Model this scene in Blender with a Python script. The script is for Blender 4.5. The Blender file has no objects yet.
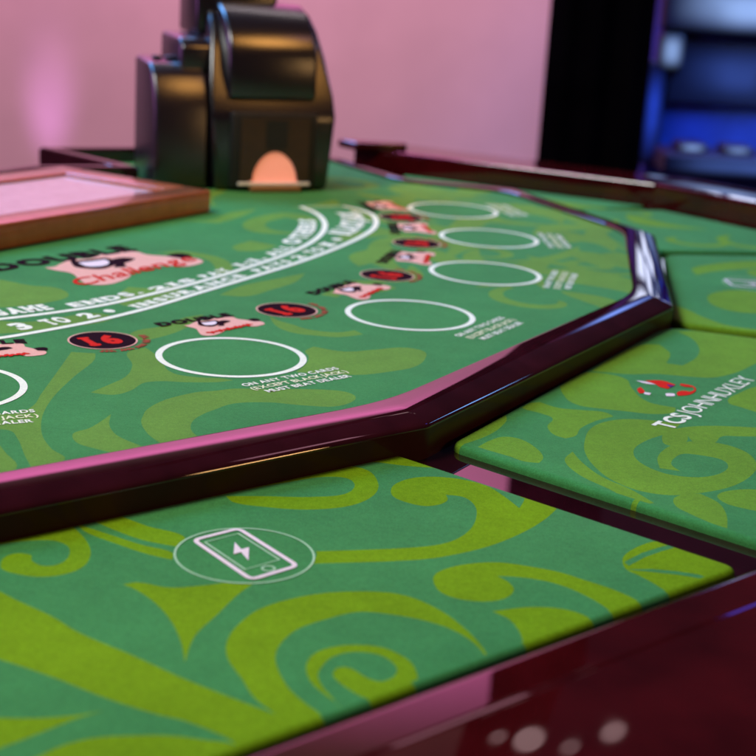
import bpy, bmesh, math, random
import numpy as np
from mathutils import Vector, Matrix, geometry
R = math.radians
random.seed(7)
scene = bpy.context.scene
COL = scene.collection

# ------------------------------------------------------------------ camera
H = 0.3093                       # eye height over the felt
PITCH, ROLL = 0.277996, 0.062060
cam_d = bpy.data.cameras.new('camera'); cam = bpy.data.objects.new('camera', cam_d); COL.objects.link(cam)
scene.camera = cam
cam_d.sensor_width = 36.0; cam_d.lens = 36.0 * 1451.98 / 756.0
cam_d.clip_start = 0.02; cam_d.clip_end = 100
_f = Vector((0, math.cos(PITCH), -math.sin(PITCH))); _r = Vector((1, 0, 0)); _u = _r.cross(_f)
_r2 = math.cos(ROLL) * _r + math.sin(ROLL) * _u; _u2 = -math.sin(ROLL) * _r + math.cos(ROLL) * _u
_m = Matrix((( _r2.x, _u2.x, -_f.x, 0), (_r2.y, _u2.y, -_f.y, 0), (_r2.z, _u2.z, -_f.z, H), (0, 0, 0, 1)))
cam.matrix_world = _m
cam_d.dof.use_dof = True; cam_d.dof.focus_distance = 1.03
cam_d.dof.aperture_fstop = cam_d.lens / 9.0

# ------------------------------------------------------------------ world, lamps, exposure
w = bpy.data.worlds.new('World'); scene.world = w; w.use_nodes = True
bg = w.node_tree.nodes['Background']; bg.inputs[0].default_value = (0.30, 0.16, 0.30, 1); bg.inputs[1].default_value = 0.10
vs = scene.view_settings
vs.view_transform = 'Standard'; vs.look = 'None'; vs.gamma = 1; vs.use_curve_mapping = False; vs.exposure = 0.0
def area(name, loc, target, size, power, col, size_y=None, spread=180):
    d = bpy.data.lights.new(name, 'AREA'); d.energy = power; d.color = col; d.size = size
    if size_y: d.shape = 'RECTANGLE'; d.size_y = size_y
    d.spread = R(spread)
    o = bpy.data.objects.new(name, d); COL.objects.link(o); o.location = loc
    o.rotation_euler = (Vector(target) - Vector(loc)).to_track_quat('-Z', 'Y').to_euler()
    return o
def spot(name, loc, target, power, col, angle, blend=1.0, radius=0.05):
    d = bpy.data.lights.new(name, 'SPOT'); d.energy = power; d.color = col; d.spot_size = R(angle); d.spot_blend = blend
    d.shadow_soft_size = radius
    o = bpy.data.objects.new(name, d); COL.objects.link(o); o.location = loc
    o.rotation_euler = (Vector(target) - Vector(loc)).to_track_quat('-Z', 'Y').to_euler()
    return o
area('ceiling_lamp', (-2.0, 0.3, 2.9), (0.0, 1.2, 0), 1.0, 105, (1.0, 0.99, 0.95))
area('warm_lamp', (0.60, 1.40, 1.45), (-0.17, 2.05, 0.16), 0.6, 0.62, (1.0, 0.46, 0.11), spread=34)
area('amber_lamp', (2.2, 0.28, 0.55), (0.0, 0.85, 0), 0.35, 1.5, (1.0, 0.55, 0.2), spread=60)
area('violet_lamp', (-2.4, 2.25, 0.5), (-0.3, 2.0, 0.1), 0.9, 16, (0.62, 0.20, 0.72))
area('pink_wall_washer', (-1.0, 4.75, 2.42), (-1.0, 5.4, 1.55), 3.6, 150, (1.0, 0.24, 0.82), 0.2)
area('wall_lamp', (-0.2, 3.2, 1.9), (-0.6, 5.4, 0.1), 1.2, 44, (1.0, 0.86, 0.88), 0.5)
spot('violet_uplight', (-1.27, 5.05, -0.95), (-1.27, 5.39, -0.28), 42, (0.66, 0.32, 1.0), 17)
area('blue_lamp', (2.6, 3.3, 1.6), (0.3, 1.6, 0), 0.35, 5, (0.20, 0.45, 1.0))
area('cyan_fill', (-2.2, 3.7, 2.8), (0.3, 1.9, 0), 2.0, 36, (0.14, 0.42, 1.0), spread=60)  # added unseen fill, only to tint the far felt bluer
area('machine_wash', (1.8, 4.2, 1.4), (1.6, 5.0, 0.0), 0.8, 22, (0.10, 0.25, 1.0), spread=70)

for k, (x, y, z, sz) in enumerate(((0.375, 2.9, 1.475, 0.045), (0.45, 2.88, 1.475, 0.075), (0.555, 2.87, 1.50, 0.05), (0.655, 2.9, 1.47, 0.06))):
    area('downlight', (x, y, z), (x - 0.35, y - 2.4, z - 1.46), sz, (1.1 if k % 2 else 0.5) * sz * sz, (1.0, 0.66, 0.68), spread=100).data.shape = 'DISK'
area('blue_strip_lamp', (1.50, 2.15, 1.50), (0.15, 0.6, 0), 0.22, 0.6, (0.08, 0.10, 1.0))
area('rose_strip_lamp', (1.02, 1.80, 1.95), (0.1, 0.6, 0), 0.30, 0.9, (1.0, 0.45, 0.6))

# ------------------------------------------------------------------ helpers
def mat(name, col, rough=0.5, metal=0.0, coat=0.0, ior=1.5, bump=None, vary=None, emit=None, sheen=0.0, coat_ior=1.5, trans=0.0):
    m = bpy.data.materials.new(name); m.use_nodes = True
    nt = m.node_tree; b = nt.nodes['Principled BSDF']
    b.inputs['Base Color'].default_value = (*col, 1); b.inputs['Roughness'].default_value = rough
    b.inputs['Metallic'].default_value = metal; b.inputs['IOR'].default_value = ior
    b.inputs['Coat Weight'].default_value = coat; b.inputs['Coat Roughness'].default_value = 0.04; b.inputs['Coat IOR'].default_value = coat_ior
    b.inputs['Sheen Weight'].default_value = sheen; b.inputs['Transmission Weight'].default_value = trans
    tc = nt.nodes.new('ShaderNodeTexCoord')
    if emit:
        b.inputs['Emission Color'].default_value = (*emit[0], 1); b.inputs['Emission Strength'].default_value = emit[1]
    if coat > 0.5:                             # wiped, slightly smudged gloss
        n = nt.nodes.new('ShaderNodeTexNoise'); n.inputs['Scale'].default_value = 26; n.inputs['Detail'].default_value = 5; nt.links.new(tc.outputs['Object'], n.inputs['Vector'])
        mr = nt.nodes.new('ShaderNodeMapRange'); mr.inputs['From Min'].default_value = 0.35; mr.inputs['From Max'].default_value = 0.75; mr.inputs['To Min'].default_value = 0.012; mr.inputs['To Max'].default_value = 0.055
        nt.links.new(n.outputs['Fac'], mr.inputs['Value']); nt.links.new(mr.outputs[0], b.inputs['Coat Roughness'])
    if vary:                                   # list of (scale, amount): multiplies the base colour by soft noise
        prev = None
        for sc, am in vary:
            n = nt.nodes.new('ShaderNodeTexNoise'); n.inputs['Scale'].default_value = sc; n.inputs['Detail'].default_value = 3
            nt.links.new(tc.outputs['Object'], n.inputs['Vector'])
            mr = nt.nodes.new('ShaderNodeMapRange'); mr.inputs['From Min'].default_value = 0.25; mr.inputs['From Max'].default_value = 0.75
            mr.inputs['To Min'].default_value = 1 - am; mr.inputs['To Max'].default_value = 1 + am
            nt.links.new(n.outputs['Fac'], mr.inputs['Value'])
            if prev is None: prev = mr.outputs[0]
            else:
                mm = nt.nodes.new('ShaderNodeMath'); mm.operation = 'MULTIPLY'
                nt.links.new(prev, mm.inputs[0]); nt.links.new(mr.outputs[0], mm.inputs[1]); prev = mm.outputs[0]
        vm = nt.nodes.new('ShaderNodeVectorMath'); vm.operation = 'SCALE'; vm.inputs[0].default_value = col
        nt.links.new(prev, vm.inputs['Scale']); nt.links.new(vm.outputs[0], b.inputs['Base Color'])
    if bump:
        n = nt.nodes.new('ShaderNodeTexNoise'); n.inputs['Scale'].default_value = bump[0]; n.inputs['Detail'].default_value = 2
        nt.links.new(tc.outputs['Object'], n.inputs['Vector'])
        bp = nt.nodes.new('ShaderNodeBump'); bp.inputs['Strength'].default_value = bump[1]; bp.inputs['Distance'].default_value = bump[2]
        nt.links.new(n.outputs['Fac'], bp.inputs['Height']); nt.links.new(bp.outputs[0], b.inputs['Normal'])
    return m
FV = [(900, 0.22), (260, 0.10), (38, 0.07), (6, 0.12)]
M = {
 'felt': mat('green_felt', (0.050, 0.228, 0.054), 0.92, vary=FV, bump=(1100, 0.35, 0.0006), sheen=0.06, ior=1.15),
 'lime': mat('lime_felt', (0.172, 0.300, 0.006), 0.92, vary=FV, bump=(1100, 0.35, 0.0006), ior=1.12),
 'lime_main': mat('hazed_lime_felt', (0.130, 0.270, 0.030), 0.92, vary=FV, bump=(1100, 0.35, 0.0006), sheen=0.06, ior=1.15),  # same lime print, dulling from haze and grazing view put into its colour
 'lime_mid': mat('part_hazed_lime_felt', (0.140, 0.285, 0.016), 0.92, vary=FV, bump=(1100, 0.35, 0.0006), sheen=0.05, ior=1.15),  # same lime on the farther pads, part of that dulling in its colour
 'print': mat('cream_print', (0.90, 0.86, 0.62), 0.85, ior=1.1, vary=[(900, 0.10), (200, 0.06)]),
 'print_dim': mat('pale_print', (0.42, 0.62, 0.34), 0.85, ior=1.1, vary=[(900, 0.12)]),
 'yellow_print': mat('yellow_print', (0.84, 0.80, 0.46), 0.85, ior=1.1, vary=[(900, 0.12)]),
 'maroon': mat('near_black_print', (0.016, 0.003, 0.005), 0.85, ior=1.1, vary=[(900, 0.2)]),
 'red': mat('red_print', (0.68, 0.022, 0.012), 0.85, ior=1.1, vary=[(900, 0.15)]),
 'rust': mat('rust_print', (0.34, 0.075, 0.035), 0.85, ior=1.1, vary=[(900, 0.15)]),
 'pink': mat('pink_print', (0.85, 0.42, 0.30), 0.85, ior=1.1, vary=[(900, 0.08)]),
 'blush': mat('blush_print', (0.88, 0.68, 0.62), 0.85, ior=1.1, vary=[(900, 0.08)]),
 'violet': mat('violet_print', (0.12, 0.02, 0.16), 0.85, ior=1.1),
 'lacquer': mat('mahogany_lacquer', (0.030, 0.0035, 0.006), 0.35, coat=1.0, coat_ior=1.55, ior=1.01, vary=[(30, 0.35), (5, 0.25)], bump=(14, 0.05, 0.002)),
 'lacquer_side': mat('darkened_mahogany', (0.022, 0.004, 0.004), 0.45, coat=0.25, coat_ior=1.4, ior=1.15, vary=[(30, 0.35)]),  # rail's outer face: same lacquer, darkened and dulled to keep reflections out
 'rim': mat('cherry_lacquer', (0.044, 0.0022, 0.0028), 0.35, coat=1.0, coat_ior=1.55, ior=1.01, vary=[(22, 0.35), (6, 0.3)], bump=(9, 0.06, 0.003)),
 'base': mat('dark_lacquer', (0.020, 0.002, 0.004), 0.35, coat=1.0, coat_ior=1.55, ior=1.01, vary=[(25, 0.3)]),
 'wood': mat('brown_wood', (0.44, 0.125, 0.045), 0.40, coat=1.0, coat_ior=1.45, ior=1.2, vary=[(60, 0.12), (11, 0.12)]),
 'lid': mat('polished_lid', (0.66, 0.46, 0.42), 0.40, coat=1.0, coat_ior=2.6, ior=1.2, vary=[(60, 0.12)]),
 'shoe': mat('black_shoe_plastic', (0.006, 0.0045, 0.0065), 0.24, ior=1.7, vary=[(300, 0.25)], bump=(900, 0.15, 0.0004)),
 'shoe_side': mat('grained_plastic', (0.008, 0.005, 0.008), 0.28, ior=1.7, vary=[(300, 0.25)], bump=(700, 0.3, 0.0005)),
 'gap': mat('black_gap', (0.004, 0.004, 0.005), 0.6),
 'smoke': mat('smoked_plastic', (0.036, 0.017, 0.008), 0.35, ior=1.5, vary=[(90, 0.2)]),
 'card': mat('glowing_card_back', (0.95, 0.42, 0.40), 0.55, vary=[(200, 0.05)], emit=((0.95, 0.30, 0.17), 0.48)),  # glow put into the card itself, standing in for light in the slot
 'white': mat('white_edge', (0.80, 0.76, 0.70), 0.5),
 'bronze': mat('bronze_lip', (0.22, 0.10, 0.03), 0.38, ior=1.7),
 'wall': mat('mauve_paint', (0.50, 0.345, 0.325), 0.85, vary=[(1.3, 0.08), (5, 0.05)]),
 'wall_top': mat('lilac_paint', (0.70, 0.46, 0.68), 0.80, vary=[(1.0, 0.06)]),
 'black': mat('black_cloth', (0.0012, 0.0010, 0.0016), 1.0, ior=1.02, vary=[(3, 0.5)]),
 'carpet': mat('dark_carpet', (0.030, 0.012, 0.020), 0.95, vary=[(4, 0.4), (90, 0.3)], bump=(200, 0.5, 0.005)),
 'navy': mat('navy_cabinet', (0.02, 0.06, 0.30), 0.5, vary=[(6, 0.4)]),
 'blue_lit': mat('blue_light_strip', (0.01, 0.03, 0.2), 0.4, emit=((0.01, 0.03, 0.30), 0.9)),
 'sky_screen': mat('pale_blue_screen', (0.02, 0.03, 0.05), 0.3, emit=((0.22, 0.34, 0.66), 1.0)),
 'white_screen': mat('white_screen', (0.02, 0.03, 0.05), 0.3, emit=((0.62, 0.68, 0.90), 3.4)),
 'navy_screen': mat('navy_screen', (0.01, 0.02, 0.06), 0.3, emit=((0.012, 0.022, 0.09), 1.0)),
 'pale_button': mat('pale_button', (0.02, 0.03, 0.06), 0.3, emit=((0.16, 0.26, 0.55), 1.0)),
 'teal_lit': mat('teal_button', (0.01, 0.05, 0.08), 0.3, emit=((0.05, 0.30, 0.65), 1.0)),
 'mid_blue': mat('mid_blue_screen', (0.01, 0.02, 0.06), 0.3, emit=((0.05, 0.09, 0.28), 1.0)),
}
def lightbox(name, col, strength, soft=0.45):
    m = bpy.data.materials.new(name); m.use_nodes = True; nt = m.node_tree; b = nt.nodes['Principled BSDF']
    b.inputs['Base Color'].default_value = (0.01, 0.015, 0.03, 1); b.inputs['Roughness'].default_value = 0.4; b.inputs['Emission Color'].default_value = (*col, 1)
    tc = nt.nodes.new('ShaderNodeTexCoord'); sp = nt.nodes.new('ShaderNodeSeparateXYZ'); nt.links.new(tc.outputs['Generated'], sp.inputs[0]); prev = None
    for ax in ('X', 'Z'):
        a = nt.nodes.new('ShaderNodeMath'); a.operation = 'PINGPONG'; a.inputs[1].default_value = 0.5; nt.links.new(sp.outputs[ax], a.inputs[0])
        r = nt.nodes.new('ShaderNodeMapRange'); r.interpolation_type = 'SMOOTHSTEP'; r.inputs['From Max'].default_value = soft; nt.links.new(a.outputs[0], r.inputs['Value'])
        if prev is None: prev = r.outputs[0]
        else:
            q = nt.nodes.new('ShaderNodeMath'); q.operation = 'MULTIPLY'; nt.links.new(prev, q.inputs[0]); nt.links.new(r.outputs[0], q.inputs[1]); prev = q.outputs[0]
    n = nt.nodes.new('ShaderNodeTexNoise'); n.inputs['Scale'].default_value = 3.5; nt.links.new(tc.outputs['Object'], n.inputs['Vector'])
    q = nt.nodes.new('ShaderNodeMath'); q.operation = 'MULTIPLY'; nt.links.new(prev, q.inputs[0]); nt.links.new(n.outputs['Fac'], q.inputs[1])
    q2 = nt.nodes.new('ShaderNodeMath'); q2.operation = 'MULTIPLY'; q2.inputs[1].default_value = strength * 2; nt.links.new(q.outputs[0], q2.inputs[0])
    nt.links.new(q2.outputs[0], b.inputs['Emission Strength']); return m
M['sky_screen'] = lightbox('pale_blue_lightbox', (0.26, 0.40, 0.74), 1.1)
M['reflect_glow'] = lightbox('blue_reflection_glow', (0.20, 0.34, 1.0), 4.0)  # glow of the added panel above each machine
M['mid_blue'] = lightbox('deep_blue_lightbox', (0.04, 0.08, 0.28), 1.1)
M['pale_button'] = lightbox('pale_button', (0.22, 0.34, 0.66), 1.0)
M['teal_lit'] = lightbox('teal_button', (0.04, 0.26, 0.55), 1.2)
M['blue_lit'] = lightbox('blue_light_strip', (0.008, 0.03, 0.32), 1.3)
M['navy_screen'] = lightbox('navy_screen', (0.012, 0.026, 0.12), 1.2)
def link(name, me, parent=None, label=None, cat=None, kind=None, group=None):
    o = bpy.data.objects.new(name, me); COL.objects.link(o)
    if parent is not None: o.parent = parent
    if label: o['label'] = label
    if cat: o['category'] = cat
    if kind: o['kind'] = kind
    if group: o['group'] = group
    return o
def mesh(name, verts, faces, mats, mi=None, smooth=False):
    me = bpy.data.meshes.new(name); me.from_pydata([tuple(v) for v in verts], [], faces)
    for m in mats: me.materials.append(m)
    if mi is not None: me.polygons.foreach_set('material_index', mi)
    if smooth: me.polygons.foreach_set('use_smooth', [True] * len(me.polygons))
    me.update(); return me
def smooth_angle(me, deg=35):
    bm = bmesh.new(); bm.from_mesh(me)
    for f in bm.faces: f.smooth = True
    for e in bm.edges: e.smooth = len(e.link_faces) == 2 and e.calc_face_angle(0) < R(deg)
    bm.to_mesh(me); bm.free()
class MB:
    """collects shapes, then becomes one mesh"""
    def __init__(s): s.v = []; s.f = []; s.m = []
    def add(s, v, f, m=0):
        k = len(s.v); s.v += [tuple(p) for p in v]; s.f += [[i + k for i in q] for q in f]; s.m += [m] * len(f)
    def poly(s, pts, z, m=0):                       # flat printed shape from an outline
        pts = [Vector((p[0], p[1], 0)) for p in pts]
        tr = geometry.tessellate_polygon([pts])
        fs = []
        for t in tr:
            a, b, c = (pts[i] for i in t)
            fs.append(list(t) if (b - a).cross(c - a).z > 0 else list(reversed(t)))
        s.add([(p.x, p.y, z) for p in pts], fs, m)
    def ribbon(s, path, width, z, m=0, closed=False):
        n = len(path); v = []; f = []
        ws = width if isinstance(width, (list, tuple)) else [width] * n
        for i, p in enumerate(path):
            a = Vector(path[(i - 1) % n if closed else max(i - 1, 0)]); b = Vector(path[(i + 1) % n if closed else min(i + 1, n - 1)])
            d = (b - a).normalized(); nn = Vector((-d.y, d.x)) * ws[i] / 2
            zi = z + i * 1.5e-6; v += [(p[0] + nn.x, p[1] + nn.y, zi), (p[0] - nn.x, p[1] - nn.y, zi)]
        for i in range(n if closed else n - 1):
            j = (i + 1) % n; f.append([2 * i + 1, 2 * j + 1, 2 * j, 2 * i])
        s.add(v, f, m)
    def box(s, x0, x1, y0, y1, z0, z1, m=0):
        s.add([(x, y, z) for z in (z0, z1) for y in (y0, y1) for x in (x0, x1)],
              [[0, 2, 3, 1], [4, 5, 7, 6], [0, 1, 5, 4], [2, 6, 7, 3], [0, 4, 6, 2], [1, 3, 7, 5]], m)
    def build(s, name, mats, parent=None, smooth=None, bevel=None, **kw):
        me = mesh(name, s.v, s.f, mats, s.m)
        if bevel:
            bm = bmesh.new(); bm.from_mesh(me); bmesh.ops.remove_doubles(bm, verts=bm.verts, dist=1e-6)
            es = [e for e in bm.edges if len(e.link_faces) == 2 and e.calc_face_angle(0) > R(25)]
            bmesh.ops.bevel(bm, geom=es, offset=bevel[0], segments=bevel[1], profile=0.5, affect='EDGES', clamp_overlap=True)
            bm.to_mesh(me); bm.free()
        if smooth: smooth_angle(me, smooth)
        return link(name, me, parent, **kw)
def catmull(pts, sub=5, closed=True, corner=75):
    P = [Vector(p) for p in pts]; n = len(P); out = []
    T = []
    for i in range(n):
        if not closed and i in (0, n - 1): T.append((P[min(i + 1, n - 1)] - P[max(i - 1, 0)])); continue
        a = P[i] - P[i - 1]; b = P[(i + 1) % n] - P[i]
        if a.length > 1e-9 and b.length > 1e-9 and a.angle(b) > R(corner): T.append(None)
        else: T.append((a / max(a.length, 1e-9) + b / max(b.length, 1e-9)) / 2)
    for i in range(n if closed else n - 1):
        p0, p1 = P[i], P[(i + 1) % n]; L = (p1 - p0).length
        m0 = T[i].normalized() * L if T[i] is not None and T[i].length > 1e-9 else (p1 - p0) * 0.6
        m1 = T[(i + 1) % n].normalized() * L if T[(i + 1) % n] is not None and T[(i + 1) % n].length > 1e-9 else (p1 - p0) * 0.6
        for k in range(sub):
            t = k / sub; t2 = t * t; t3 = t2 * t
            out.append((2*t3 - 3*t2 + 1) * p0 + (t3 - 2*t2 + t) * m0 + (-2*t3 + 3*t2) * p1 + (t3 - t2) * m1)
    if not closed: out.append(P[-1])
    return [(p.x, p.y) for p in out]
def offset(path, d, closed=False):                  # to the right of travel
    P = [Vector(p) for p in path]; n = len(P); out = []
    for i in range(n):
        if closed: a, b = P[i] - P[i - 1], P[(i + 1) % n] - P[i]
        else:
            b = P[min(i + 1, n - 1)] - P[min(i, n - 2)]; a = P[max(i, 1)] - P[max(i - 1, 0)]
        a = a.normalized(); b = b.normalized(); na = Vector((a.y, -a.x)); nb = Vector((b.y, -b.x))
        m = (na + nb).normalized(); out.append(P[i] + m * d / max(m.dot(na), 0.3))
    return [(p.x, p.y) for p in out]
def fillet(path, r, n, closed=False):
    P = [Vector(p) for p in path]; N = len(P); out = []
    for i in range(N):
        if not closed and i in (0, N - 1): out.append((P[i].x, P[i].y)); continue
        p = P[i]; a = (P[i - 1] - p); b = (P[(i + 1) % N] - p)
        t = min(r, a.length * 0.45, b.length * 0.45); a = a.normalized(); b = b.normalized()
        p0, p1 = p + a * t, p + b * t
        for k in range(n):
            u = k / (n - 1); q = (1 - u) ** 2 * p0 + 2 * u * (1 - u) * p + u * u * p1; out.append((q.x, q.y))
    return out
def sweep(name, path, prof, mats, parent, r_of=lambda j: 0.003, n=6, label=None, cap=True, side_from=None):
    """prof: list of (offset, z); corner radius may differ along the profile"""
    rows = [fillet(offset(path, d), r_of(j), n) for j, (d, z) in enumerate(prof)]
    V = []; F = []; m = len(rows[0])
    for (d, z), row in zip(prof, rows): V += [(x, y, z) for x, y in row]
    for j in range(len(prof) - 1):
        for i in range(m - 1): F.append([j*m + i, (j+1)*m + i, (j+1)*m + i + 1, j*m + i + 1])
    if cap:
        F.append([j*m for j in range(len(prof))]); F.append([j*m + m - 1 for j in reversed(range(len(prof)))])
    mi = [0] * len(F)
    if side_from is not None: mi = [1 if k >= side_from * (m - 1) else 0 for k in range(len(F))]
    me = mesh(name, V, F, mats, mi)
    bm = bmesh.new(); bm.from_mesh(me); bmesh.ops.recalc_face_normals(bm, faces=bm.faces); bm.to_mesh(me); bm.free()
    smooth_angle(me, 32)
    return link(name, me, parent, label=label)
def inside(px, py, poly):                            # even-odd, vectorised
    x = np.array([p[0] for p in poly]); y = np.array([p[1] for p in poly]); c = np.zeros(len(px), bool)
    j = len(x) - 1
    for i in range(len(x)):
        cond = (y[i] > py) != (y[j] > py)
        with np.errstate(divide='ignore', invalid='ignore'):
            c ^= cond & (px < (x[j] - x[i]) * (py - y[i]) / (y[j] - y[i]) + x[i])
        j = i
    return c
def felt_mesh(name, outline, limes, clear, z, roll=0.0, drop=0.006, lime_key='lime'):
    """flat felt sheet whose print (lime scrolls) is cut into the same plane; roll = rounded padded edge"""
    def densify(poly, step=0.004):
        o = []
        for i, p in enumerate(poly):
            q = poly[(i + 1) % len(poly)]; k = max(1, int(math.dist(p, q) / step))
            o += [(p[0] + (q[0]-p[0])*t/k, p[1] + (q[1]-p[1])*t/k) for t in range(k)]
        return o
    inner = outline
    if roll: outline = densify(outline); inner = offset(outline, -roll, closed=True)
    vs_ = [Vector(p) for p in inner]; fs = [list(range(len(inner)))]
    for L in limes + clear:
        k = len(vs_); vs_ += [Vector(p) for p in L]; fs.append(list(range(k, k + len(L))))
    rv, re, rf, ov, oe, of = geometry.delaunay_2d_cdt(vs_, [], fs, 0, 1e-6)
    cx = np.array([sum(rv[i].x for i in f) / 3 for f in rf]); cy = np.array([sum(rv[i].y for i in f) / 3 for f in rf])
    keep = inside(cx, cy, inner)
    def lime(px, py):
        a = np.zeros(len(px), bool)
        for L in limes: a |= inside(px, py, L)
        for L in clear: a &= ~inside(px, py, L)
        return a
    lm = lime(cx, cy)
    V = [(p.x, p.y, z) for p in rv]; F = []; mi = []
    for f, k, l in zip(rf, keep, lm):
        if k: F.append(list(f)); mi.append(int(l))
    if roll:
        rings = []
        for a in (0, 18, 36, 54, 72, 90):
            ring = offset(outline, -roll + roll * math.sin(R(a)), closed=True); zz = z - roll + roll * math.cos(R(a))
            rings.append(len(V)); V += [(x, y, zz) for x, y in ring]
        rings.append(len(V)); V += [(x, y, z - drop) for x, y in outline]
        n = len(outline); pc = np.array(outline); pn = np.roll(pc, -1, 0); mid = (pc + pn) / 2
        el = lime(mid[:, 0], mid[:, 1])
        for a, b in zip(rings, rings[1:]):
            for i in range(n):
                j = (i + 1) % n; F.append([a + i, b + i, b + j, a + j]); mi.append(int(el[i]))
    me = mesh(name, V, F, [M['felt'], M[lime_key]], mi)
    bm = bmesh.new(); bm.from_mesh(me); bmesh.ops.remove_doubles(bm, verts=bm.verts, dist=1e-6)
    for f in bm.faces:
        f.smooth = True
        if f.normal.z < -0.2: f.normal_flip()
    bm.to_mesh(me); bm.free()
    return me
def W4(polys): return [[(a / 1e4, b / 1e4) for a, b in p] for p in polys]
LIME_NEAR = [
  [(-2310,7270),(-1930,7050),(-1820,6960),(-1590,6790),(-1420,6630),(-1110,6420),(-850,6230),(-630,6090),(-450,5980),(-370,5930),(-480,6070),(-560,6250),(-640,6420),(-670,6540),(-670,6700),(-630,6860),(-550,7030),(-370,7200),(-140,7310),(190,7330),(380,7190),(520,6980),(620,6730),(650,6570),(570,6790),(470,6920),(330,7010),(160,7060),(-20,7070),(-210,6940),(-330,6820),(-400,6660),(-420,6510),(-390,6350),(-320,6170),(-240,6050),(-150,5940),(-70,5780),(-420,5300),(-530,5660),(-660,5760),(-790,5830),(-890,5860),(-1150,5980),(-1440,6150),(-1720,6290),(-2060,6450)],
  [(-1840,5730),(-1580,5750),(-1410,5770),(-1240,5820),(-1140,5870),(-1250,5780),(-1350,5670),(-1460,5550),(-1510,5500),(-1700,5260)],
  [(-1400,5380),(-1340,5450),(-1260,5550),(-1140,5630),(-980,5670),(-810,5690),(-650,5670),(-530,5650),(-440,5490),(-460,5220),(-1330,5120)],
  [(-60,5990),(-90,6060),(-170,6160),(-230,6260),(-260,6370),(-260,6470),(-230,6560),(-150,6640),(-50,6680),(90,6680),(180,6620),(250,6530),(280,6410),(280,6290),(250,6170),(200,6020),(80,5970),(70,6090),(-20,6180),(-100,6280),(-130,6350),(-100,6430),(-50,6430),(0,6380),(50,6330),(100,6310),(160,6360),(180,6450),(140,6540),(80,6590),(-40,6600),(-140,6530),(-180,6440),(-200,6340),(-170,6220),(-120,6120)],
  [(-320,7850),(190,7980),(400,8060),(520,8160),(620,8340),(670,8550),(670,8770),(600,8910),(490,8930),(500,8840),(450,8750),(350,8700),(240,8740),(150,8830),(130,8960),(160,9080),(280,9220),(450,9270),(630,9240),(770,9150),(870,8980),(960,8770),(1010,8980),(980,9130),(860,9240),(950,9340),(1260,9120),(1260,8980),(1160,8700),(1020,8450),(870,8250),(710,8080),(540,7950),(390,7860),(230,7800),(-310,7670)],
  [(20,9490),(-230,9450),(150,10000),(570,9600),(470,9470),(260,9450),(80,9480)],
  [(380,7530),(390,7620),(430,7690),(570,7800),(770,7860),(940,7830),(1120,7770),(1250,7680),(1390,7580),(1510,7450),(1560,7350),(1360,7070),(1340,7270),(1220,7470),(1060,7610),(880,7660),(750,7660),(810,7580),(830,7470),(740,7330),(560,7300),(430,7370)],
  [(690,7180),(910,7270),(1110,7260),(1230,7150),(1250,6980),(960,6690),(850,6770),(820,6950),(770,7100)],
  [(1530,8070),(1610,8200),(1740,8330),(1870,8400),(1970,8430),(2140,8350),(2320,8150),(2340,8030),(2210,7890),(2000,7680),(1770,7480),(1710,7570),(1640,7700),(1570,7800),(1520,7860),(1510,7980)],
  [(-2020,7410),(-2020,7500),(-1970,7560),(-1890,7550),(-1860,7470),(-1770,7410),(-1700,7460),(-1680,7590),(-1720,7710),(-1810,7770),(-1960,7740),(-2190,7610),(-2260,7860),(-2040,8140),(-1810,8060),(-1690,7910),(-1600,7740),(-1560,7590),(-1570,7420),(-1650,7310),(-1770,7260),(-1900,7280),(-1990,7330)],
  [(-1700,8150),(-1580,8270),(-1320,8080),(-1080,7950),(-1090,7790),(-1310,7860),(-1520,8000)],
  [(-1730,8040),(-1540,7930),(-1300,7790),(-1110,7700),(-1100,7600),(-1250,7660),(-1450,7780),(-1670,7940)],
  [(-1310,7230),(-1240,7270),(-1060,7230),(-870,7290),(-730,7350),(-590,7390),(-670,7220),(-760,6930),(-840,6670),(-850,6380),(-900,6590),(-990,6830),(-1120,7050),(-1250,7190)],
  [(-1000,8630),(-800,8980),(-300,9350),(-70,9350),(40,9110),(20,8840),(-130,8620),(-390,8510),(-660,8510),(-860,8560),(-920,8660),(-680,8700),(-380,8740),(-170,8830),(-110,9010),(-170,9130),(-310,9130),(-540,8990),(-840,8770)]]
CLEAR_NEAR = [
  [(-290,7800),(-300,7730),(-310,7670),(-330,7600),(-360,7540),(-390,7490),(-440,7440),(-490,7400),(-540,7370),(-600,7350),(-660,7340),(-720,7330),(-780,7340),(-840,7350),(-890,7370),(-940,7410),(-990,7450),(-1030,7490),(-1060,7550),(-1080,7610),(-1100,7670),(-1100,7740),(-1100,7800),(-1080,7870),(-1060,7930),(-1030,7990),(-980,8050),(-930,8090),(-870,8130),(-810,8160),(-750,8180),(-680,8180),(-610,8170),(-550,8160),(-490,8130),(-440,8090),(-390,8040),(-350,7990),(-320,7930),(-300,7870)],
  [(1520,7980),(1650,8140),(1790,8260),(1930,8350),(2030,8400),(1920,8300),(1780,8190),(1660,8080),(1540,7930)],
  [(1510,7870),(1670,7900),(1820,7890),(1940,7860),(2030,7780),(1930,7810),(1820,7840),(1660,7860)]]
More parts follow.
